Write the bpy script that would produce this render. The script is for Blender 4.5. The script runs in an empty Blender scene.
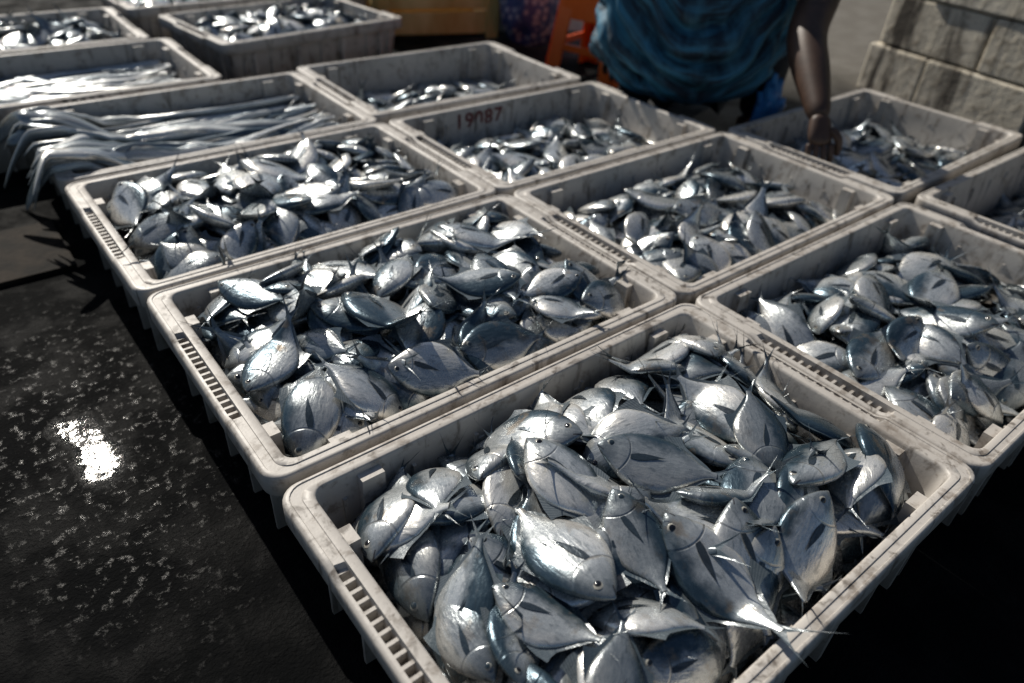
import bpy, bmesh, math, random
import numpy as np
from mathutils import Vector, Matrix, noise as mnoise
rng=np.random.default_rng(7); random.seed(7)
S=0.72; RIM=0.19
scene=bpy.context.scene
scene.view_settings.view_transform='Standard'
scene.view_settings.look='None'
scene.view_settings.exposure=0
def P(x,y,z=-1.0):   # h-unit camera-relative -> world metres (z=-1 is the rim plane)
    return Vector((x*S,y*S,(z+1)*S+RIM))
# ------------------------------------------------------------ camera
U=Vector((1064,453.5,-718)).normalized(); V=Vector((-730,576.5,-718)); V=(V-U*V.dot(U)).normalized(); Z=U.cross(V)
M=Matrix((U,V,Z))
cd=bpy.data.cameras.new("camera"); cam=bpy.data.objects.new("camera",cd); scene.collection.objects.link(cam)
cam.matrix_world=Matrix.Translation((0,0,RIM+S))@M.to_4x4()
cd.sensor_width=36; cd.lens=718/1024*36; cd.clip_start=0.02; cd.clip_end=500
cd.dof.use_dof=True; cd.dof.focus_distance=1.0; cd.dof.aperture_fstop=2.6
scene.camera=cam
# ------------------------------------------------------------ light
SUN_AZ=Vector((0.028,1.0)).normalized(); EL=math.radians(40.5)
sd=Vector((SUN_AZ.x*math.cos(EL),SUN_AZ.y*math.cos(EL),math.sin(EL)))
ld=bpy.data.lights.new("sun",'SUN'); ld.energy=5.0; ld.angle=math.radians(0.5); ld.color=(1.0,0.94,0.84)
lo=bpy.data.objects.new("sun",ld); scene.collection.objects.link(lo); lo.rotation_euler=sd.to_track_quat('Z','Y').to_euler(); lo.location=(0,0,5)
w=bpy.data.worlds.new("World"); scene.world=w; w.use_nodes=True
nt=w.node_tree; bg=nt.nodes["Background"]; sky=nt.nodes.new('ShaderNodeTexSky'); sky.sky_type='NISHITA'; sky.sun_disc=False
sky.sun_elevation=EL; sky.sun_rotation=math.atan2(SUN_AZ.x,SUN_AZ.y)
nt.links.new(sky.outputs[0],bg.inputs[0]); bg.inputs[1].default_value=0.055
# ------------------------------------------------------------ node helpers
class N:
    def __init__(s,name):
        s.m=bpy.data.materials.new(name); s.m.use_nodes=True; s.t=s.m.node_tree; s.b=s.t.nodes["Principled BSDF"]
    def n(s,ty,**k):
        x=s.t.nodes.new(ty)
        for a,b in k.items(): setattr(x,a,b)
        return x
    def set(s,inp,v):
        if hasattr(v,'is_output'): s.t.links.new(v,inp)
        else: inp.default_value=v
    def math(s,op,a,b=0.0,c=0.0,clamp=False):
        x=s.n('ShaderNodeMath',operation=op,use_clamp=clamp); s.set(x.inputs[0],a); s.set(x.inputs[1],b); s.set(x.inputs[2],c); return x.outputs[0]
    def mix(s,f,a,b,bt='MIX'):
        x=s.n('ShaderNodeMix',data_type='RGBA',blend_type=bt); s.set(x.inputs[0],f)
        for i,v in ((6,a),(7,b)): s.set(x.inputs[i],v if hasattr(v,'is_output') else (*v,1))
        return x.outputs[2]
    def ss(s,v,a,b,o0=0.0,o1=1.0):
        x=s.n('ShaderNodeMapRange',interpolation_type='SMOOTHSTEP'); s.set(x.inputs[0],v); s.set(x.inputs[1],a); s.set(x.inputs[2],b); s.set(x.inputs[3],o0); s.set(x.inputs[4],o1); return x.outputs[0]
    def noise(s,vec,sc,det=4,ro=0.55,dist=0.0):
        x=s.n('ShaderNodeTexNoise'); s.set(x.inputs['Vector'],vec); x.inputs['Scale'].default_value=sc; x.inputs['Detail'].default_value=det; x.inputs['Roughness'].default_value=ro; x.inputs['Distortion'].default_value=dist; return x.outputs[0]
    def obj(s): return s.n('ShaderNodeTexCoord').outputs['Object']
    def geo(s): return s.n('ShaderNodeNewGeometry').outputs['Position']
    def mapv(s,v,scale=(1,1,1),loc=(0,0,0)):
        x=s.n('ShaderNodeMapping'); s.set(x.inputs[0],v); x.inputs['Scale'].default_value=scale; x.inputs['Location'].default_value=loc; return x.outputs[0]
    def bump(s,h,st,d=0.01,nrm=None):
        x=s.n('ShaderNodeBump'); s.set(x.inputs['Height'],h); x.inputs['Strength'].default_value=st; x.inputs['Distance'].default_value=d
        if nrm is not None: s.t.links.new(nrm,x.inputs['Normal'])
        return x.outputs[0]
    def fin(s,col=None,rough=None,met=None,nrm=None,**k):
        b=s.b
        if col is not None: s.set(b.inputs['Base Color'],col if hasattr(col,'is_output') else (*col,1))
        if rough is not None: s.set(b.inputs['Roughness'],rough)
        if met is not None: s.set(b.inputs['Metallic'],met)
        if nrm is not None: s.t.links.new(nrm,b.inputs['Normal'])
        for a,v in k.items(): s.set(b.inputs[a.replace('_',' ')],v)
        return s.m
# ---- fish skin
def mat_fish():
    s=N("fish_skin")
    a=s.n('ShaderNodeAttribute',attribute_name='fco'); r=s.n('ShaderNodeAttribute',attribute_name='frnd')
    sx=s.n('ShaderNodeSeparateXYZ'); s.t.links.new(a.outputs['Vector'],sx.inputs[0]); x,y,part=sx.outputs
    sr=s.n('ShaderNodeSeparateXYZ'); s.t.links.new(r.outputs['Vector'],sr.inputs[0]); r1,r2,r3=sr.outputs
    off=s.n('ShaderNodeVectorMath',operation='MULTIPLY_ADD'); s.t.links.new(r.outputs['Vector'],off.inputs[0]); off.inputs[1].default_value=(17,23,31)
    cxy=s.n('ShaderNodeCombineXYZ'); s.t.links.new(x,cxy.inputs[0]); s.t.links.new(y,cxy.inputs[1]); s.t.links.new(cxy.outputs[0],off.inputs[2])
    co=off.outputs[0]
    n1=s.noise(co,6,3,0.6); n2=s.noise(co,36,4,0.65); n3=s.noise(s.mapv(co,(1,3.0,1)),11,4,0.55,0.3)
    yy=s.math('ADD',y,s.math('MULTIPLY',s.math('SUBTRACT',n1,0.5),0.24))
    yy=s.math('ADD',yy,s.math('MULTIPLY',s.math('SUBTRACT',r1,0.5),0.20))
    silver=s.mix(n2,(0.36,0.395,0.41),(0.66,0.68,0.68))
    belly=s.mix(n1,(0.90,0.86,0.79),(0.62,0.64,0.64))
    back=s.mix(n3,(0.016,0.034,0.050),(0.07,0.115,0.15))
    c=s.mix(s.ss(yy,-0.20,-0.05),belly,silver)
    c=s.mix(s.ss(yy,0.01,0.14),c,back)
    c=s.mix(s.math('MULTIPLY',s.ss(x,0.22,0.04),0.6),c,(0.08,0.105,0.12))
    c=s.mix(s.ss(n3,0.55,0.68,0,0.50),c,(0.10,0.13,0.15))
    c=s.mix(s.math('MULTIPLY',s.ss(n1,0.56,0.68,0,0.42),r2),c,(0.38,0.27,0.16))
    dx=s.math('SUBTRACT',x,0.045); dy=s.math('MULTIPLY',s.math('SUBTRACT',y,-0.01),0.95)
    d=s.math('SQRT',s.math('ADD',s.math('MULTIPLY',dx,dx),s.math('MULTIPLY',dy,dy)))
    arc=s.ss(s.math('ABSOLUTE',s.math('SUBTRACT',d,0.185)),0.002,0.010,1,0)
    arc=s.math('MULTIPLY',arc,s.ss(y,0.11,0.04))
    isbody=s.math('LESS_THAN',part,0.5)
    arc=s.math('MULTIPLY',arc,isbody)
    c=s.mix(s.math('MULTIPLY',arc,s.math('MULTIPLY',n1,0.8)),c,(0.05,0.04,0.04))
    ll=s.ss(s.math('ABSOLUTE',s.math('SUBTRACT',y,s.math('MULTIPLY',s.ss(x,0.9,0.3),0.10))),0.001,0.005,1,0)
    ll=s.math('MULTIPLY',s.math('MULTIPLY',ll,isbody),s.math('GREATER_THAN',x,0.24))
    c=s.mix(s.math('MULTIPLY',ll,0.20),c,(0.10,0.11,0.12))
    mo=s.math('MULTIPLY',s.ss(s.math('ABSOLUTE',s.math('ADD',s.math('ADD',y,0.012),s.math('MULTIPLY',x,0.45))),0.002,0.006,1,0),s.math('LESS_THAN',x,0.05))
    c=s.mix(s.math('MULTIPLY',s.math('MULTIPLY',mo,isbody),0.85),c,(0.03,0.02,0.02))
    isfin=s.math('MULTIPLY',s.math('GREATER_THAN',part,0.5),s.math('LESS_THAN',part,1.5))
    ang=s.math('ARCTAN2',y,s.math('SUBTRACT',x,0.70))
    ray=s.math('SINE',s.math('MULTIPLY',ang,110.0))
    fc=s.mix(s.ss(ray,-1.2,1.4),(0.08,0.10,0.115),(0.17,0.195,0.21)); fc=s.mix(s.math('MULTIPLY',r2,0.7),fc,(0.04,0.058,0.072))
    c=s.mix(isfin,c,fc)
    ispec=s.math('MULTIPLY',s.math('GREATER_THAN',part,2.5),s.math('LESS_THAN',part,3.5))
    c=s.mix(ispec,c,s.mix(n3,(0.02,0.03,0.038),(0.08,0.10,0.12)))
    iseye=s.math('MULTIPLY',s.math('GREATER_THAN',part,1.5),s.math('LESS_THAN',part,2.5))
    isrib=s.math('GREATER_THAN',part,3.5)
    ex=s.math('SUBTRACT',x,0.095); ey=s.math('SUBTRACT',y,0.028)
    er=s.math('SQRT',s.math('ADD',s.math('MULTIPLY',ex,ex),s.math('MULTIPLY',ey,ey)))
    c=s.mix(iseye,c,s.mix(s.ss(er,0.018,0.022),(0.005,0.005,0.007),(0.34,0.33,0.29)))
    c=s.mix(s.ss(r3,0.50,1.0,0,0.55),c,(0.040,0.070,0.095))
    h=s.math('ADD',s.math('MULTIPLY',n3,0.8),s.math('MULTIPLY',arc,-0.8))
    h=s.math('ADD',h,s.math('MULTIPLY',s.ss(d,0.175,0.19,1,0),0.6))
    h=s.math('ADD',h,s.math('MULTIPLY',n2,0.11))
    nb=s.bump(h,0.33,0.0035)
    rough=s.math('ADD',0.14,s.math('MULTIPLY',n2,0.26)); rough=s.math('SUBTRACT',rough,s.math('MULTIPLY',iseye,0.15))
    mm=s.math('ADD',iseye,s.math('ADD',s.math('MULTIPLY',isfin,0.7),s.math('MULTIPLY',isrib,0.40)))
    met=s.math('MULTIPLY',s.math('SUBTRACT',1.0,mm,clamp=True),0.60)
    return s.fin(c,rough,met,nb,Specular_IOR_Level=0.8)
FISH=mat_fish()
def mat_plastic():
    s=N("crate_plastic"); o=s.geo()
    n1=s.noise(o,4,3,0.6); n2=s.noise(o,30,5,0.7); n3=s.noise(s.mapv(o,(1,1,0.18)),38,4,0.6,0.5); n4=s.noise(o,11,4,0.65)
    c=s.mix(n1,(0.34,0.312,0.282),(0.56,0.53,0.49))
    c=s.mix(s.ss(n2,0.52,0.68,0,0.75),c,(0.18,0.148,0.118))
    c=s.mix(s.ss(n4,0.56,0.70,0,0.55),c,(0.15,0.12,0.095))
    c=s.mix(s.ss(n3,0.54,0.70,0,0.80),c,(0.085,0.068,0.053))
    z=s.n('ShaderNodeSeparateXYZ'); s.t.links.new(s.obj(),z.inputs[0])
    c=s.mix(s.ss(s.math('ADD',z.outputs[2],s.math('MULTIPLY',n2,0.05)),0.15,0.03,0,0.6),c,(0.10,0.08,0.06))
    return s.fin(c,s.math('ADD',0.32,s.math('MULTIPLY',n4,0.35)),0.0,s.bump(n2,0.35,0.0022))
PLAST=mat_plastic()
def simple(name,c1,c2,sc,rough=0.6,bs=0.3,bd=0.003,stretch=(1,1,1),**k):
    s=N(name); o=s.mapv(s.geo(),stretch); n=s.noise(o,sc,6,0.65,0.3)
    return s.fin(s.mix(s.ss(n,0.3,0.7),c1,c2),rough,0.0,s.bump(s.noise(o,sc*4,4,0.6),bs,bd),**k)
def link(name,me,mat=None,parent=None,smooth=False):
    ob=bpy.data.objects.new(name,me); scene.collection.objects.link(ob)
    if mat is not None: me.materials.append(mat)
    if parent is not None: ob.parent=parent
    if smooth:
        me.polygons.foreach_set('use_smooth',[True]*len(me.polygons))
    return ob
def pydata(name,v,f):
    me=bpy.data.meshes.new(name); me.from_pydata([tuple(p) for p in v],[],f); me.update(); return me
def box_into(V,F,c,h,rot=0.0,taper=1.0):
    b=len(V); cr,sr=math.cos(rot),math.sin(rot)
    for dz in(-1,1):
        t=taper if dz>0 else 1
        for dx,dy in((-1,-1),(1,-1),(1,1),(-1,1)):
            x=dx*h[0]*t;y=dy*h[1]*t; V.append((c[0]+x*cr-y*sr,c[1]+x*sr+y*cr,c[2]+dz*h[2]))
    F+=[(b+3,b+2,b+1,b),(b+4,b+5,b+6,b+7)]+[(b+i,b+(i+1)%4,b+4+(i+1)%4,b+4+i) for i in range(4)]
# ------------------------------------------------------------ crate
HX,HY=1.142*S/2,0.760*S/2
KY=0.68
def rrect(ix,iy,r):
    pts=[]; hx=HX-ix; hy=HY-iy; ns=30; nc=6
    cs=[(hx-r,hy-r,0),(-hx+r,hy-r,90),(-hx+r,-hy+r,180),(hx-r,-hy+r,270)]
    for k,(cx,cy,a0) in enumerate(cs):
        for i in range(nc+1):
            a=math.radians(a0+90*i/nc); pts.append((cx+r*math.cos(a),cy+r*math.sin(a),0.0))
        nx=cs[(k+1)%4]; a=math.radians(a0+90)
        p0=(cx+r*math.cos(a),cy+r*math.sin(a)); p1=(nx[0]+r*math.cos(a),nx[1]+r*math.sin(a))
        for i in range(1,ns):
            t=i/ns; g=1.0 if (k in(1,3) and 0.24<t<0.76) else 0.0
            pts.append((p0[0]*(1-t)+p1[0]*t,p0[1]*(1-t)+p1[1]*t,g))
    return pts
def crate_mesh():
    prof=[(.048,.0,0.03,0,0),(.044,.004,0.03,0,0),(.027,.140,.024,0,0),(.024,.150,.025,0,0),(.004,.150,.029,0,0),(0,.154,.030,0,.0),(0,.185,.030,0,1),(.0015,.1885,.029,0,1),(.005,.190,.028,0,1),
          (.0085,.190,.027,0,1),(.0095,.1885,.026,1,1),(.0225,.1885,.022,1,1),(.0235,.190,.022,0,0),(.0345,.1905,.020,0,0),(.0375,.189,.019,0,0),(.039,.185,.019,0,0),(.043,.150,.019,0,0),(.062,.014,.019,0,0),(.066,.010,.018,0,0)]
    Vv=[];F=[]; loops=[]
    for ins,z,r,g,dr in prof:
        lp=rrect(ins,ins*KY,r); n=len(lp); loops.append(len(Vv))
        for (x,y,gg) in lp:
            Vv.append((x,y,z-(0.020*gg if g else 0)-(0.007*gg if dr else 0)))
    for a,b in zip(loops[:-1],loops[1:]):
        for i in range(n):
            j=(i+1)%n; F.append((a+i,a+j,b+j,b+i))
    F.append(tuple(loops[0]+i for i in reversed(range(n)))); F.append(tuple(loops[-1]+i for i in range(n)))
    nb=len(F)
    for sx in(-1,1):
        yy=-0.120
        while yy<0.121:
            box_into(Vv,F,(sx*(HX-0.0162),yy,0.1725),(0.0078,0.0024,0.0085)); yy+=0.0160
    for sy in(-1,1):
        for px in(-0.29,-0.10,0.10,0.29):
            if abs(px)>0.2: box_into(Vv,F,(px,sy*(HY-0.033),0.128),(0.019,0.011,0.052),0,0.9)
            box_into(Vv,F,(px,sy*(HY-0.022),0.075),(0.006,0.012,0.066))
    for sx in(-1,1):
        for py in(-0.165,0.165): box_into(Vv,F,(sx*(HX-0.046),py,0.128),(0.012,0.016,0.052),0,0.9)
    for sy in(-1,1):
        for px in np.arange(-0.33,0.34,0.11): box_into(Vv,F,(px,sy*(HY-0.024),0.078),(0.003,0.011,0.074))
    for sx in(-1,1):
        for py in(-0.19,-0.1,0,0.1,0.19): box_into(Vv,F,(sx*(HX-0.034),py,0.078),(0.012,0.003,0.074))
    me=pydata("fish_crate_shell",Vv,F); 
    bm=bmesh.new(); bm.from_mesh(me); bmesh.ops.recalc_face_normals(bm,faces=bm.faces); bm.to_mesh(me); bm.free()
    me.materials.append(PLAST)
    me.polygons.foreach_set('use_smooth',[i<nb-2 for i in range(len(me.polygons))])
    try: me.set_sharp_from_angle(angle=math.radians(50))
    except Exception: pass
    return me
CR=crate_mesh()
RED=simple("dark_red_stencil_paint",(0.10,0.012,0.016),(0.16,0.04,0.04),60,0.6); BLK=simple("black_stencil_paint",(0.02,0.02,0.02),(0.06,0.06,0.06),60,0.6)
def stencil(txt,parent,loc,rot,size,mat):
    c=bpy.data.curves.new("stencil",'FONT'); c.body=txt; c.size=size; c.extrude=0.0004; c.align_x='CENTER'; c.align_y='CENTER'; c.space_character=1.15; c.offset=0.0014
    o=bpy.data.objects.new("stencil_number",c); scene.collection.objects.link(o); c.materials.append(mat); o.parent=parent; o.location=loc; o.rotation_euler=rot
# ------------------------------------------------------------ fish
def interp(x,xs,ys): 
    xs=np.array(xs);ys=np.array(ys)
    f=np.linspace(0,1,201); g=np.interp(f,xs,ys); k=np.ones(9)/9; gp=np.pad(g,4,mode='reflect',reflect_type='odd'); g=np.convolve(gp,k,'valid'); g[0]=ys[0]
    return np.interp(x,f,g)
XT=[0,.015,.05,.10,.18,.28,.38,.48,.58,.66,.73,.78,.82,1]
YT=[0,.034,.074,.120,.172,.212,.226,.214,.172,.112,.058,.032,.024,.024]
YB=[0,.030,.068,.115,.182,.236,.256,.238,.180,.110,.054,.030,.024,.024]
TH=[0,.018,.034,.050,.064,.071,.070,.061,.047,.033,.022,.015,.010,.007]
def make_fish(nx,nr,eye=True,narrow=1.0):
    V_=[];F=[];A=[]
    xs=0.825*(0.5-0.5*np.cos(np.linspace(0.06,1,nx)*math.pi*0.93))/ (0.5-0.5*math.cos(math.pi*0.93))
    xs[0]=0.0
    T=interp(xs,XT,YT)*narrow;B=interp(xs,XT,YB)*narrow;H=interp(xs,XT,TH)
    T[0]=B[0]=0.008;H[0]=0.006
    for i,x in enumerate(xs):
        for j in range(nr):
            a=2*math.pi*j/nr; ca=math.cos(a);sa=math.sin(a)
            hh=T[i] if ca>0 else B[i]
            y=hh*ca; z=H[i]*math.copysign(abs(sa)**0.9,sa)
            if 0.02<x<0.24: z*=1.0+0.10*math.exp(-((x-0.19)/0.04)**2)
            V_.append((x,y,z)); A.append((x,y,0))
    for i in range(nx-1):
        for j in range(nr):
            k=(j+1)%nr; F.append((i*nr+j,i*nr+k,(i+1)*nr+k,(i+1)*nr+j))
    F.append(tuple(reversed(range(nr))))
    def sheet(pts,part,w,h):
        b=len(V_)
        for p in pts: V_.append(p); A.append((p[0],p[1],part))
        for i in range(w-1):
            for j in range(h-1): F.append((b+i*h+j,b+i*h+j+1,b+(i+1)*h+j+1,b+(i+1)*h+j))
    pts=[];W=5;Hh=13
    for i in range(W):
        t=i/(W-1)
        for j in range(Hh):
            v=-1+2*j/(Hh-1)
            ex=.845+.165*abs(v)**1.1; ey=.138*math.copysign(abs(v)**.9,v)
            pts.append((.795*(1-t)+ex*t, (.023*v)*(1-t)+ey*t**1.2, 0.005*math.sin(v*7+t*2)*t))
    sheet(pts,1,W,Hh)
    for sg,Y in((1,YT),(-1,YB)):
        pts=[];n=9
        for i in range(n):
            t=i/(n-1); x=.36+.42*t; yb=float(interp(x,XT,Y))*narrow*.97
            fh=.012+.038*math.exp(-((t-.24)/.15)**2)*(1 if sg>0 else 1.25)+.008*(1-t)
            if t<0.08: fh=.006
            if t>.97: fh=.004
            for q in range(3):
                u=q/2; pts.append((x+fh*1.8*u,sg*(yb+fh*u),0.003*math.sin(t*9)*u))
        sheet(pts,1,n,3)
    for sg in(-1,1):
        pts=[]; n=6
        for i in range(n):
            t=i/(n-1); x=.235+.235*t; wd=.034*math.sin(math.pi*min(1,t*0.9+.14))**.8*(1-t*.75)
            cy=-.035+.055*t; zb=float(interp(x,XT,TH))
            for q in(-1,0,1):
                pts.append((x,cy+q*wd,sg*(zb*.985+.004+.006*t)))
        sheet(pts,3,n,3)
    if eye:
        for sg in(-1,1):
            b=len(V_); zc=float(interp(.095,XT,TH))*.92; R=.031
            V_.append((.095,.028,sg*(zc+.008)));A.append((.095,.028,2))
            for rr,zz in((.55,.006),(1,-.005)):
                for j in range(10):
                    a=2*math.pi*j/10; p=(.095+R*rr*math.cos(a),.028+R*rr*math.sin(a)); V_.append((*p,sg*(zc+zz)));A.append((*p,2))
            for j in range(10):
                k=(j+1)%10; F.append((b,b+1+j,b+1+k)); F.append((b+1+j,b+11+j,b+11+k,b+1+k))
    V_=np.array(V_);A=np.array(A); V_[:,0]-=.42
    return V_,F,A
HI=[make_fish(30,20,True,n) for n in(1.0,.86,1.07,.94)]
LO=[make_fish(16,12,True,n) for n in(1.0,.86,1.07,.94)]
sx_,sy_=np.meshgrid(np.linspace(.02,.98,24),np.linspace(-1,1,13),indexing='ij')
tp=interp(sx_,XT,YT);bp=interp(sx_,XT,YB);thk=interp(sx_,XT,TH)
tailw=np.where(sx_>.8,(sx_-.8)*.6,0)
fy=np.where(sy_>0,sy_*np.maximum(tp,tailw),sy_*np.maximum(bp,tailw)); fz=np.maximum(thk*np.sqrt(np.clip(1-sy_**2,0,1)),.004)
FX=(sx_-.42).ravel();FY=fy.ravel();FZ=fz.ravel()
def fish_pile(parent,edge,mid,hi,seed,rmin=0.165,rmax=0.225,skew=(0,0)):
    r=np.random.default_rng(seed); res=.005
    ix,iy=HX-.050,HY-.038
    nx=int(2*ix/res);ny=int(2*iy/res); H=np.full((nx,ny),.012)
    def cell(x,y): return np.clip(((x+ix)/res).astype(int),0,nx-1),np.clip(((y+iy)/res).astype(int),0,ny-1)
    def tgt(x,y):
        e=max(abs(x)/ix,abs(y)/iy); return edge+(mid-edge)*(1-e**2.6)+skew[0]*x+skew[1]*y
    L=[];miss=0
    while miss<70 and len(L)<520:
        best=None
        for _ in range(6):
            x=r.uniform(-ix,ix)*.99;y=r.uniform(-iy,iy)*.99; a,b=cell(np.array(x),np.array(y)); d=H[a,b]-tgt(x,y)
            if best is None or d<best[0]: best=(d,x,y)
        if best[0]>-0.005: miss+=1; continue
        _,x,y=best
        sc=r.uniform(rmin,rmax); yaw=r.uniform(0,2*math.pi); c,s_=math.cos(yaw),math.sin(yaw); flip=r.choice([-1,1])
        lx=FX*sc; ly=FY*sc*flip
        wx=c*lx-s_*ly; wy=s_*lx+c*ly
        core=(FX<.40)
        x=min(max(x,-ix-wx[core].min()),ix-wx[core].max()); y=min(max(y,-iy-wy[core].min()),iy-wy[core].max())
        a,b=cell(x+wx,y+wy); h=H[a,b]
        Am=np.stack([np.ones_like(lx),lx,ly,lx**2],1)
        co,_,_,_=np.linalg.lstsq(Am,h,rcond=None)
        b1=np.clip(co[1]*.9+r.normal(0,.12),-.55,.55); c1=np.clip(co[2]*.9+r.normal(0,.19),-.7,.7); q=np.clip(co[3]*.8+r.normal(0,.7),-2.0,2.0)
        if r.random()<.11: c1=np.clip(c1+r.choice([-1,1])*r.uniform(.3,.8),-1.1,1.1)
        base=b1*lx+c1*ly+q*lx**2
        res_=h-base+FZ*sc
        z0=np.percentile(res_[core],77)
        if z0>tgt(x,y)+.022: miss+=1; continue
        top=z0+base+FZ*sc*.85
        np.maximum.at(H,(a,b),top)
        L.append((x,y,z0,yaw,flip,b1,c1,q,sc,a,b,top,r.integers(0,4),r.random(3),r.normal(0,1,2)))
    VV=[];FF=[];AA=[];RR=[];nb=0;cnt=0
    lib=HI if hi else LO
    for (x,y,z0,yaw,flip,b1,c1,q,sc,a,b,top,vi,rn,rb) in L:
        vis=(H[a,b]-top)<.010
        if vis.mean()<.03: continue
        cnt+=1
        v,f,at=lib[vi]; v=v.copy()*sc
        v[:,1]*=flip
        v[:,1]+=rb[0]*.8*v[:,0]**2*(v[:,0]>0)
        tl=np.clip(v[:,0]-.20*sc,0,None); v[:,2]+=q*v[:,0]**2+rb[1]*tl*.2+(abs(rb[0])>0.9)*tl*.75
        n=np.array([-b1,-c1,1.0]);n/=np.linalg.norm(n)
        ex=np.array([1,0,b1]);ex/=np.linalg.norm(ex);ey=np.cross(n,ex)
        R=np.stack([ex,ey,n],1); v=v@R.T
        cz,sz=math.cos(yaw),math.sin(yaw)
        wv=np.stack([cz*v[:,0]-sz*v[:,1]+x,sz*v[:,0]+cz*v[:,1]+y,v[:,2]+z0],1)
        zin=wv[:,2]<RIM+.005
        ixx=ix+.006*(wv[:,2]/RIM); iyy=iy+.003*(wv[:,2]/RIM)
        ox=np.clip(np.abs(wv[:,0])-ixx,0,None);oy=np.clip(np.abs(wv[:,1])-iyy,0,None)
        wv[:,2]+=np.where(zin,(ox+oy)*.9,0)
        wv[:,0]=np.where(zin,np.clip(wv[:,0],-ixx,ixx),wv[:,0]);wv[:,1]=np.where(zin,np.clip(wv[:,1],-iyy,iyy),wv[:,1])
        wv[:,2]=np.maximum(wv[:,2],.012)
        VV.append(wv);AA.append(at);RR.append(np.tile(rn,(len(v),1)))
        if flip<0: FF+= [tuple(nb+k for k in reversed(ff)) for ff in f]
        else: FF+=[tuple(nb+k for k in ff) for ff in f]
        nb+=len(v)
    build_fish("fish_pile",VV,FF,AA,RR,parent)
    return cnt
def build_fish(name,VV,FF,AA,RR,parent):
    VV=np.concatenate(VV);AA=np.concatenate(AA);RR=np.concatenate(RR)
    me=bpy.data.meshes.new(name); me.from_pydata(VV.tolist(),[],FF)
    for nm,arr in(('fco',AA),('frnd',RR)):
        at=me.attributes.new(nm,'FLOAT_VECTOR','POINT'); at.data.foreach_set('vector',arr.astype(np.float32).ravel())
    me.update(); return link(name,me,FISH,parent,True)
def ribbon_pile(parent,count,mid,seed,over):
    r=np.random.default_rng(seed); VV=[];FF=[];AA=[];RR=[];nb=0
    iy=HY-.05; ny=80; H=np.full((90,ny),mid-.05)
    ix=HX-.05
    for k in range(count):
        y0=r.uniform(-iy*.85,iy*.85); Lr=r.uniform(.60,.9); hw=r.uniform(.015,.028); th=hw*.35
        hang=over and k%3==0
        x0=-HX-(r.uniform(.02,.13) if hang else -r.uniform(.05,.14))
        ph=r.uniform(0,6); amp=r.uniform(.012,.055); sl=r.normal(.05,.22); n=46; tilt=r.normal(0,.7)
        t=np.linspace(0,1,n); xx=x0+Lr*t; yy=y0+sl*(xx)+amp*np.sin(ph+t*r.uniform(4,9))+(r.normal(0,.04)*np.clip(-xx-.25,0,None)*6); yy=np.clip(yy,-iy+.02,iy-.02)
        m=xx<ix-.01; xx=np.where(m,xx,ix-.01-(xx-ix+.01)*.3)
        a=np.clip(((xx+ix)/(2*ix)*89).astype(int),0,89); b=np.clip(((yy+iy)/(2*iy)*(ny-1)).astype(int),0,ny-1)
        z=np.array([H[a_,max(0,b_-1):b_+2].max() for a_,b_ in zip(a,b)])
        zs=np.convolve(np.pad(z,4,mode='edge'),np.ones(9)/9,'valid')+th*.8
        rimz=RIM+.010+.003*(k%6)
        wgt=np.clip(((-ix+.14)-xx)/.12,0,1)
        if hang: zs=zs*(1-wgt)+np.maximum(zs,rimz)*wgt
        o=np.clip(-HX-.0-xx,0,None); zs=zs-o**1.3*r.uniform(1.2,2.4); xx=np.where(o>0,-HX-o*r.uniform(.5,.8),xx); yy=yy+o*r.normal(0,.5)
        for i in range(n):
            for bb in range(-3,4):
                j=b[i]+bb
                if 0<=j<ny: H[a[i],j]=max(H[a[i],j],zs[i]+th*.5)
        pts=[];at=[];nr=10
        w=hw*np.interp(t,[0,.03,.1,.2,.6,.85,1],[.25,.65,.95,1,.8,.4,.05])
        for i in range(n):
            tl=tilt*.6+.5*math.sin(t[i]*5+ph)
            for j in range(nr):
                an=2*math.pi*j/nr; py=w[i]*math.cos(an); pz=w[i]*.38*math.sin(an)
                pts.append((xx[i],yy[i]+py*math.cos(tl)-pz*math.sin(tl),zs[i]+py*math.sin(tl)+pz*math.cos(tl)))
                at.append((.04+t[i]*.7,math.cos(an)*.20+.02,4))
        for i in range(n-1):
            for j in range(nr):
                q=(j+1)%nr; FF.append((nb+i*nr+j,nb+i*nr+q,nb+(i+1)*nr+q,nb+(i+1)*nr+j))
        FF.append(tuple(nb+q for q in reversed(range(nr)))); FF.append(tuple(nb+(n-1)*nr+q for q in range(nr)))
        VV.append(np.array(pts));AA.append(np.array(at));RR.append(np.tile(r.random(3),(len(pts),1)));nb+=len(pts)
    build_fish("ribbonfish_pile",VV,FF,AA,RR,parent)
CR_L=[(.256,.160,0.1,.142,.192,1,'f'),(.256,.938,-.2,.150,.203,1,'f'),(.246,1.714,.3,.142,.188,1,'f'),(.244,2.488,-.4,.12,.165,0,'ro'),
 (1.4005,.158,-.1,.100,.148,1,'f'),(1.402,.935,.2,.098,.145,1,'f'),(1.394,1.714,-.3,.065,.112,0,'f'),(1.386,2.53,-1.2,.050,.085,0,'f'),
 (2.565,.955,.8,.065,.095,0,'f'),(2.60,.150,-.6,.035,.05,0,'f'),
 (-.07,3.30,-.4,.12,.155,0,'r'),(-.14,4.09,-1.0,.12,.17,0,'f'),(1.20,3.86,7.0,.12,.165,0,'f'),(1.05,4.75,2,.12,.17,0,'f')]
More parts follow.
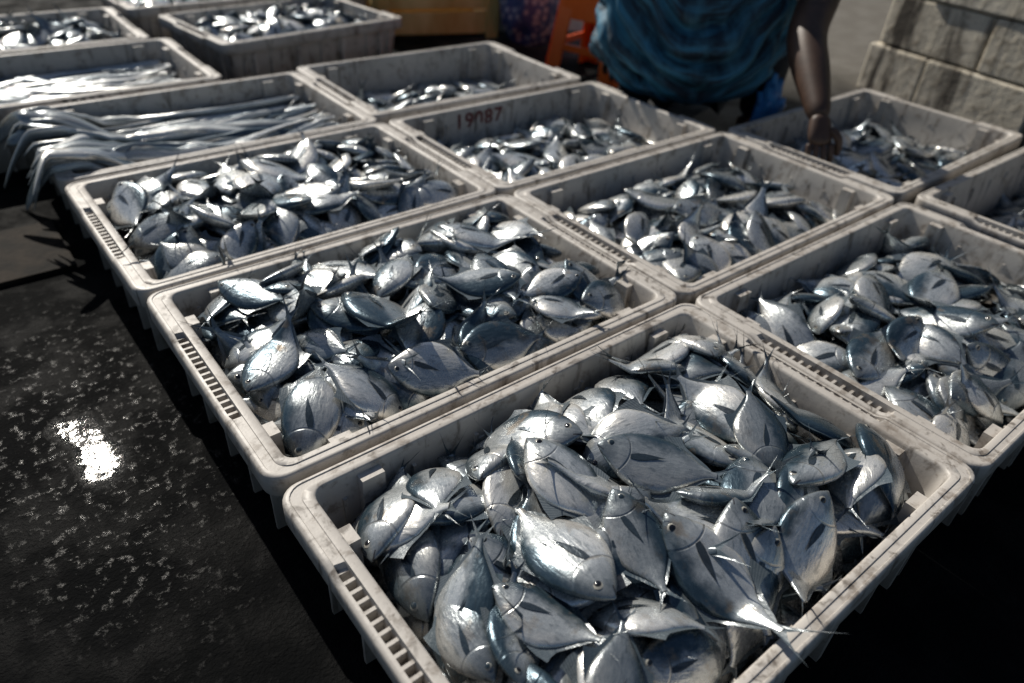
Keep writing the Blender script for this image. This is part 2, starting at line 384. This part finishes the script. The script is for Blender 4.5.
for i,(x0,y0,rot,e,m,hi,kind) in enumerate(CR_L):
    emp=bpy.data.objects.new("fish_crate",None); scene.collection.objects.link(emp); emp.empty_display_size=.1
    c=P(x0+.571,y0+.380); emp.location=(c.x,c.y,0.0); emp.rotation_euler=(0,0,math.radians(rot))
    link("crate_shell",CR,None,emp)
    if kind=='f':
        n=fish_pile(emp,e,m,hi,300+i,rmin=.150,rmax=.220,skew=(.03,.0) if i==0 else (0,(-.08 if i in(6,7) else 0))); print("crate",i,"fish",n)
    else: ribbon_pile(emp,54 if kind=='ro' else 30,m,50+i,kind=='ro')
    if i==6: stencil("19087",emp,(-.10,HY-.0305,.150),(math.radians(90),0,0),.064,RED)
    if i==10: stencil("30098",emp,(.0,-HY-.0006,.169),(math.radians(90),0,0),.040,BLK)
# ------------------------------------------------------------ ground
def mat_ground():
    s=N("wet_ground"); o=s.geo()
    n1=s.noise(o,1.6,4,0.6); n2=s.noise(o,7,4,0.6); n3=s.noise(o,55,4,0.7); n4=s.noise(o,200,3,0.6)
    c=s.mix(n2,(0.002,0.0025,0.003),(0.007,0.007,0.007))
    sp=s.n('ShaderNodeSeparateXYZ'); s.t.links.new(o,sp.inputs[0])
    dry=s.ss(s.math('ADD',s.math('ADD',sp.outputs[0],s.math('MULTIPLY',sp.outputs[1],0.6)),s.math('MULTIPLY',n1,1.0)),4.3,5.2)
    c=s.mix(dry,c,s.mix(n2,(0.10,0.092,0.08),(0.22,0.205,0.18)))
    px=s.math('SUBTRACT',sp.outputs[0],0.030); py=s.math('SUBTRACT',sp.outputs[1],1.10)
    pr=s.math('SQRT',s.math('ADD',s.math('MULTIPLY',s.math('MULTIPLY',px,px),2.4),s.math('MULTIPLY',s.math('MULTIPLY',py,py),0.5)))
    pd=s.math('ADD',pr,s.math('MULTIPLY',s.math('SUBTRACT',n2,0.5),0.20))
    pd=s.math('ADD',pd,s.math('MULTIPLY',s.math('SUBTRACT',n3,0.5),0.06))
    pud=s.ss(pd,0.085,0.050)
    zone=s.ss(s.math('ADD',pr,s.math('MULTIPLY',s.math('SUBTRACT',n2,0.5),0.5)),0.42,0.10)
    film=s.ss(n2,0.44,0.60)
    damp=s.math('MULTIPLY',s.ss(n3,0.54,0.64),zone)
    rough=s.math('SUBTRACT',0.70,s.math('MULTIPLY',damp,0.50)); rough=s.math('SUBTRACT',rough,s.math('MULTIPLY',film,0.12))
    rough=s.math('ADD',rough,s.math('MULTIPLY',pud,-0.60)); rough=s.math('MAXIMUM',rough,0.09)
    spec=s.math('ADD',0.02,s.math('MULTIPLY',pud,0.26)); spec=s.math('ADD',spec,s.math('MULTIPLY',damp,0.26)); spec=s.math('ADD',spec,s.math('MULTIPLY',film,0.025))
    h=s.math('ADD',s.math('MULTIPLY',n3,0.9),s.math('MULTIPLY',n4,0.45)); h=s.math('MULTIPLY',h,s.math('SUBTRACT',1.0,s.math('MULTIPLY',pud,0.88)))
    h=s.math('ADD',h,s.math('MULTIPLY',n2,1.4))
    return s.fin(c,rough,0.0,s.bump(h,0.55,0.008),IOR=1.4,Specular_IOR_Level=spec)
link("ground",pydata("ground",[(-60,-60,0),(60,-60,0),(60,60,0),(-60,60,0)],[(0,1,2,3)]),mat_ground())
v=[];f=[]; box_into(v,f,(-3.0,2.60*S,.004),(3.15,.13,.008)); 
me=pydata("kerb",v,f); k=link("drain_kerb",me,simple("wet_concrete",(0.005,0.0045,0.004),(0.024,0.018,0.013),14,0.75,0.6,0.006,Specular_IOR_Level=0.08))
# ------------------------------------------------------------ block wall (right background)
def mat_block():
    s=N("weathered_block"); o=s.geo()
    n1=s.noise(o,3,6,0.65,0.4); n2=s.noise(o,25,5,0.7); n3=s.noise(s.mapv(o,(1,1,.12)),7,5,0.65,0.6)
    c=s.mix(n1,(0.46,0.40,0.30),(0.76,0.71,0.60)); c=s.mix(s.ss(n2,0.48,0.68,0,0.7),c,(0.22,0.175,0.12)); c=s.mix(s.ss(n3,0.49,0.60,0,0.95),c,(0.05,0.04,0.03))
    return s.fin(c,0.85,0.0,s.bump(s.math('ADD',n2,n3),0.6,0.01))
def bevel_obj(ob,w,seg=2):
    m=ob.modifiers.new("bevel",'BEVEL'); m.width=w; m.segments=seg; m.limit_method='ANGLE'
v=[];f=[]; rr=random.Random(3)
for row in range(6):
    y=-1.7+(0.24 if row%2 else 0)
    while y<.60:
        L=rr.uniform(.40,.48); y1=min(y+L,.74)
        box_into(v,f,(rr.uniform(-.012,.012),(y+y1)/2,.10+row*.202),(.12,(y1-y)/2-.003,.098),rr.uniform(-.012,.012)); y=y1
bw=link("stone_block_wall",pydata("blocks",v,f),mat_block()); bevel_obj(bw,.010,3); bw.location=(4.42*S+.12,.84,0); bw.rotation_euler=(0,0,math.radians(-10))
# ------------------------------------------------------------ wooden crates / boxes back centre
WOOD=simple("yellow_wood",(0.50,0.29,0.07),(0.72,0.53,0.22),7,0.7,0.5,0.004,(1,1,.3))
v=[];f=[]; c=P(3.0,4.62); rot=math.radians(-20)
def wb(dx,dy,z,h):
    cr,sr=math.cos(rot),math.sin(rot); box_into(v,f,(c.x+dx*cr-dy*sr,c.y+dx*sr+dy*cr,z),h,rot)
for k in range(5):
    for sy in(-1,1): wb(0,sy*.20,.07+k*.115,(.31,.010,.050))
    for sx in(-1,1): wb(sx*.31,0,.07+k*.115,(.010,.19,.050))
for sx in(-1,1):
    for sy in(-1,1): wb(sx*.27,sy*.222,.3,(.03,.011,.30))
wb(0,0,.03,(.295,.185,.01))
wc=link("wooden_box",pydata("wooden_box",v,f),WOOD); bevel_obj(wc,.003)
STY=simple("styrofoam",(0.60,0.58,0.53),(0.75,0.73,0.69),20,0.8,0.4,0.003)
for (px,py,r_) in((2.35,5.0,10),(3.75,4.45,-25)):
    v=[];f=[];c=P(px,py)
    box_into(v,f,(0,0,.12),(.27,.19,.12)); box_into(v,f,(0,0,.262),(.28,.20,.020)); box_into(v,f,(0,0,.288),(.25,.17,.008))
    o=link("styrofoam_box",pydata("styrofoam_box",v,f),STY); o.location=(c.x,c.y,0); o.rotation_euler=(0,0,math.radians(r_)); bevel_obj(o,.012,3)
def mat_bag():
    s=N("blue_patterned_sack"); o=s.geo(); vv=s.n('ShaderNodeTexVoronoi'); s.t.links.new(o,vv.inputs[0]); vv.inputs['Scale'].default_value=28
    return s.fin(s.mix(s.ss(vv.outputs[0],.3,.5),(0.25,0.26,0.32),(0.03,0.05,0.15)),0.6,0.0,s.bump(s.noise(o,20,4),.5,.01))
def blob(name,loc,sc,mat,seed,amp=.12,fr=2.5):
    bm=bmesh.new(); bmesh.ops.create_icosphere(bm,subdivisions=4,radius=1)
    for q in bm.verts:
        d=mnoise.noise(q.co*fr+Vector((seed,0,0)))*amp*2+abs(mnoise.noise(q.co*fr*2.3+Vector((0,seed,0))))*amp
        q.co*=1+d
        q.co=Vector((q.co.x*sc[0],q.co.y*sc[1],max(q.co.z*sc[2],-sc[2]*.85)))
    me=bpy.data.meshes.new(name); bm.to_mesh(me); bm.free(); o=link(name,me,mat,None,True); o.location=loc; return o
c=P(3.42,4.0); blob("patterned_sack",(c.x,c.y,.17),(.15,.13,.21),mat_bag(),3)
c=P(3.06,1.84); blob("blue_plastic_bag",(c.x,c.y,.12),(.05,.035,.13),simple("blue_bag_plastic",(0.02,0.14,0.38),(0.03,0.22,0.50),30,0.25,.6,.01),9,.3,3.5)
# ------------------------------------------------------------ orange stool
ORG=simple("orange_plastic",(1.0,0.17,0.02),(0.92,0.13,0.015),12,0.3,0.05)
st=bpy.data.objects.new("plastic_stool",None); scene.collection.objects.link(st); c=P(3.29,3.18); st.location=(c.x,c.y,0); st.rotation_euler=(0,0,math.radians(14))
v=[];f=[]; box_into(v,f,(0,0,.36),(.150,.150,.012),0,.97); o=link("seat",pydata("seat",v,f),ORG,st); bevel_obj(o,.012,3)
v=[];f=[]
for i in range(4):
    a=math.pi/2*i; box_into(v,f,(.138*math.cos(a),.138*math.sin(a),.295),(.005,.128,.054),a)
o=link("apron",pydata("apron",v,f),ORG,st); bevel_obj(o,.004)
for i,(a,b) in enumerate(((1,1),(-1,1),(-1,-1),(1,-1))):
    v=[];f=[]
    for dx,dy,hx,hy in((0,0,.006,.034),(-a*.028,b*.028,.034,.006)):
        bs=len(v)
        for z,sp in((0,.168),(.345,.130)):
            for ex,ey in((-1,-1),(1,-1),(1,1),(-1,1)):
                v.append((a*sp+dx+ex*hx,b*(sp-.028)+dy+ey*hy,z))
        f+=[(bs+3,bs+2,bs+1,bs),(bs+4,bs+5,bs+6,bs+7)]+[(bs+k,bs+(k+1)%4,bs+4+(k+1)%4,bs+4+k) for k in range(4)]
    o=link("leg_%d"%(i+1),pydata("leg",v,f),ORG,st); bevel_obj(o,.002)
v=[];f=[]
for i in range(4):
    a=math.pi/2*i; box_into(v,f,(.152*math.cos(a),.152*math.sin(a),.13),(.004,.145,.014),a)
link("stretcher",pydata("stretcher",v,f),ORG,st)
# ------------------------------------------------------------ squatting man
def skin(name,pts,edges,rad,mat,parent,root=0,sub=2):
    me=bpy.data.meshes.new(name); me.from_pydata([tuple(p) for p in pts],edges,[]); ob=link(name,me,mat,parent)
    m=ob.modifiers.new("skin",'SKIN'); m.use_smooth_shade=True
    for i,rv in enumerate(rad):
        sv=me.skin_vertices[0].data[i]; sv.radius=(rv,rv) if not isinstance(rv,tuple) else rv; sv.use_root=(i==root)
    s=ob.modifiers.new("sub",'SUBSURF'); s.levels=sub; s.render_levels=sub
    return ob
SKIN=simple("tanned_skin",(0.040,0.020,0.012),(0.070,0.036,0.022),18,0.5,0.15,0.002)
TROU=simple("dark_trousers",(0.006,0.008,0.012),(0.012,0.015,0.021),20,0.85,0.5,0.006)
man=bpy.data.objects.new("squatting_man",None); scene.collection.objects.link(man)
sh_r=P(3.27,1.83,-.42); sh_l=P(2.74,2.28,-.40); chest=P(2.96,2.08,-.48); neck=P(2.93,2.02,-.30); headp=P(2.88,1.95,-.14)
pel=P(3.08,2.36,-.98); el=P(2.91,1.67,-.665); fm=P(2.84,1.575,-.74); wr=P(2.69,1.38,-.890)
lel=P(2.70,2.50,-.66); lwr=P(2.78,2.56,-.90)
pts=[pel,P(3.02,2.24,-.75),chest,neck,headp+Vector((0,0,-.03)),
     sh_r,el,wr, sh_l,lel,lwr,fm]
ed=[(0,1),(1,2),(2,3),(3,4),(2,5),(5,6),(6,11),(11,7),(2,8),(8,9),(9,10)]
skin("body",pts,ed,[.12,.115,.11,.055,.05,.070,.060,.031,.06,.045,.028,.060],SKIN,man)
def hand(name,w_,d,up,side):
    d=d.normalized(); lat=d.cross(up).normalized()*side; up2=lat.cross(d).normalized()*side
    pp=[w_-d*.02,w_+d*.035,w_+d*.075]; skin(name+"_palm",pp,[(0,1),(1,2)],[(.028,.024),(.038,.020),(.037,.015)],SKIN,man)
    for i,(o,l) in enumerate(((-.03,.070),(-.010,.080),(.010,.074),(.029,.058))):
        b=w_+d*.062+lat*o; dn=-up
        q=[b,b+d*l*.45+dn*.006,b+d*l*.70+dn*.026,b+d*l*.72+dn*.048]
        skin(name+"_finger_%d"%(i+1),q,[(0,1),(1,2),(2,3)],[.0100,.0095,.0088,.0072],SKIN,man)
    b=w_+d*.02-lat*.026; q=[b,b+d*.03-lat*.024,b+d*.055-lat*.028-up*.018,b+d*.07-lat*.024-up*.032]
    skin(name+"_thumb",q,[(0,1),(1,2),(2,3)],[.014,.0125,.0105,.0085],SKIN,man)
hand("right_hand",wr,Vector((-.30,-.40,-.62)),Vector((-.5,-.4,.6)),1)
hand("left_hand",lwr,Vector((.1,-.1,-.9)),Vector((-.6,-.6,.1)),-1)
kr=P(3.20,1.92,-.84); kl=P(2.70,2.34,-.86)
skin("trousers",[pel,P(3.14,2.24,-.95),kr,P(3.24,2.05,-1.17),P(2.94,2.40,-.95),kl,P(2.78,2.42,-1.17)],[(0,1),(1,2),(2,3),(0,4),(4,5),(5,6)],[.14,.11,.085,.055,.11,.085,.055],TROU,man)
for nm,an,to in(("right_foot",P(3.24,2.05,-1.19),P(3.17,1.90,-1.235)),("left_foot",P(2.78,2.42,-1.19),P(2.68,2.28,-1.235))):
    dd=(to-an); dd.z=0; dd.normalize()
    skin(nm,[Vector((an.x,an.y,.08)),Vector((an.x,an.y,.035))-dd*.02,Vector((an.x,an.y,.035))+dd*.09,Vector((an.x,an.y,.022))+dd*.17],[(0,1),(1,2),(2,3)],[.036,.034,.036,.022],SKIN,man)
face=Vector((-.62,-.78,-.25)).normalized(); fl=face.cross(Vector((0,0,1))).normalized(); fu=fl.cross(face)
bm=bmesh.new(); bmesh.ops.create_uvsphere(bm,u_segments=32,v_segments=24,radius=1)
HC=headp+Vector((0,0,.06))
for q in bm.verts:
    a,b,c_=q.co
    wd=.076*(1-.22*max(0,-c_)); fw=.096; hh=.118
    X=a*wd;Y=b*fw;Zz=c_*hh
    if b>.3:
        Y+= .022*math.exp(-(a/.13)**2-((c_+.12)/.16)**2); Y-=.010*(math.exp(-((abs(a)-.38)/.14)**2-((c_-.05)/.12)**2)); Y+=.007*math.exp(-(a/.3)**2-((c_+.48)/.07)**2)
    Y-= .02*max(0,-c_)*(1 if b<0 else 0)
    q.co=HC+fl*X+face*Y+fu*Zz
me=bpy.data.meshes.new("head"); bm.to_mesh(me); bm.free(); link("head",me,SKIN,man,True)
EYW=simple("eye_white",(.6,.58,.55),(.65,.62,.6),10,.2); HAIR=simple("black_hair",(.008,.007,.006),(.02,.018,.015),90,.5,.8,.004)
def ell(name,c0,r,mat,seed=0,amp=0):
    bm=bmesh.new(); bmesh.ops.create_uvsphere(bm,u_segments=24,v_segments=16,radius=1)
    for q in bm.verts:
        k=1+amp*mnoise.noise(q.co*6+Vector((seed,0,0))); q.co=c0+(fl*q.co.x*r[0]+face*q.co.y*r[1]+fu*q.co.z*r[2])*k
    me=bpy.data.meshes.new(name); bm.to_mesh(me); bm.free(); link(name,me,mat,man,True)
ell("hair",HC-face*.016+fu*.024,(.083,.094,.106),HAIR,2,.06)
for sg in(-1,1):
    ell("eye",HC+fl*sg*.029+face*.083+fu*.006,(.012,.009,.008),EYW); ell("iris",HC+fl*sg*.029+face*.0895+fu*.006,(.005,.004,.005),HAIR)
    ell("ear",HC+fl*sg*.077-fu*.005,(.008,.018,.030),SKIN)
ell("lips",HC+face*.091-fu*.056,(.024,.008,.007),simple("lips",(.14,.05,.04),(.16,.06,.045),20,.4))
lat=Vector((.74,-.67,0)).normalized(); fwd=Vector((-.67,-.74,0)).normalized()
rings=[(-1.06,.10,.09,.10),(-1.03,.24,.18,.10),(-.98,.35,.26,.09),(-.90,.42,.31,.08),(-.80,.455,.33,.07),(-.70,.455,.32,.06),(-.60,.44,.28,.07),(-.50,.42,.24,.09),(-.42,.40,.19,.11),(-.355,.34,.15,.125),(-.31,.22,.11,.13),(-.285,.115,.09,.135)]
zi=[r_[0] for r_ in rings]; nz=120; na=180; v=[];f=[]; uvz=[]
for i in range(nz):
    z=zi[0]+(zi[-1]-zi[0])*i/(nz-1); a_=np.interp(z,zi,[r_[1] for r_ in rings]);b_=np.interp(z,zi,[r_[2] for r_ in rings]);o_=np.interp(z,zi,[r_[3] for r_ in rings])
    cc=P(2.93,2.28,z)+fwd*o_*S
    for j in range(na):
        t=2*math.pi*j/na; ca,sa=math.cos(t),math.sin(t)
        nn=mnoise.noise(Vector((ca*2,sa*2,z*3)))
        arcz=z-.42*ca*ca
        ph=arcz*46+4.5*nn
        sharp=(1-abs(math.sin(ph*.5)))**1.2
        fold=-.050*sharp*(.75+nn)+.03*mnoise.noise(Vector((ca*3,sa*3,z*6)))+.010*mnoise.noise(Vector((ca*9,sa*9,z*16)))
        v.append(cc+lat*(ca*(a_*S+fold))+fwd*(sa*(b_*S+fold))); uvz.append((ca,sa,arcz+nn*.05))
for i in range(nz-1):
    for j in range(na):
        q=(j+1)%na; f.append((i*na+j,i*na+q,(i+1)*na+q,(i+1)*na+j))
f.append(tuple(reversed(range(na))))
def mat_shirt():
    s=N("blue_cloth_painted_folds"); a=s.n('ShaderNodeAttribute',attribute_name='cl').outputs['Vector']
    n=s.noise(s.mapv(a,(.7,.7,11)),2.2,5,0.6,0.3); n2=s.noise(a,5,4,0.6)
    c=s.mix(s.ss(n,0.40,0.60),(0.004,0.016,0.032),(0.026,0.155,0.26)); c=s.mix(s.ss(n2,0.45,0.7,0,.5),c,(0.06,0.22,0.32))  # fold shade painted as dark streaks, highlights as lighter blue patches
    return s.fin(c,0.7,0.0,s.bump(n,0.6,0.01))
SH=simple("blue_cloth",(0.005,0.035,0.07),(0.022,0.12,0.20),9,0.7,0.7,0.008)
me=pydata("shirt",v,f); at=me.attributes.new('cl','FLOAT_VECTOR','POINT'); at.data.foreach_set('vector',np.array(uvz,dtype=np.float32).ravel())
link("shirt",me,mat_shirt(),man,True)
for nm,a0,a1 in(("sleeve_right",sh_r,sh_r.lerp(el,.36)),("sleeve_left",sh_l,sh_l.lerp(lel,.55))):
    skin(nm,[a0.lerp(chest,.35),a0,a1],[(0,1),(1,2)],[.088,.083,.075],SH,man)
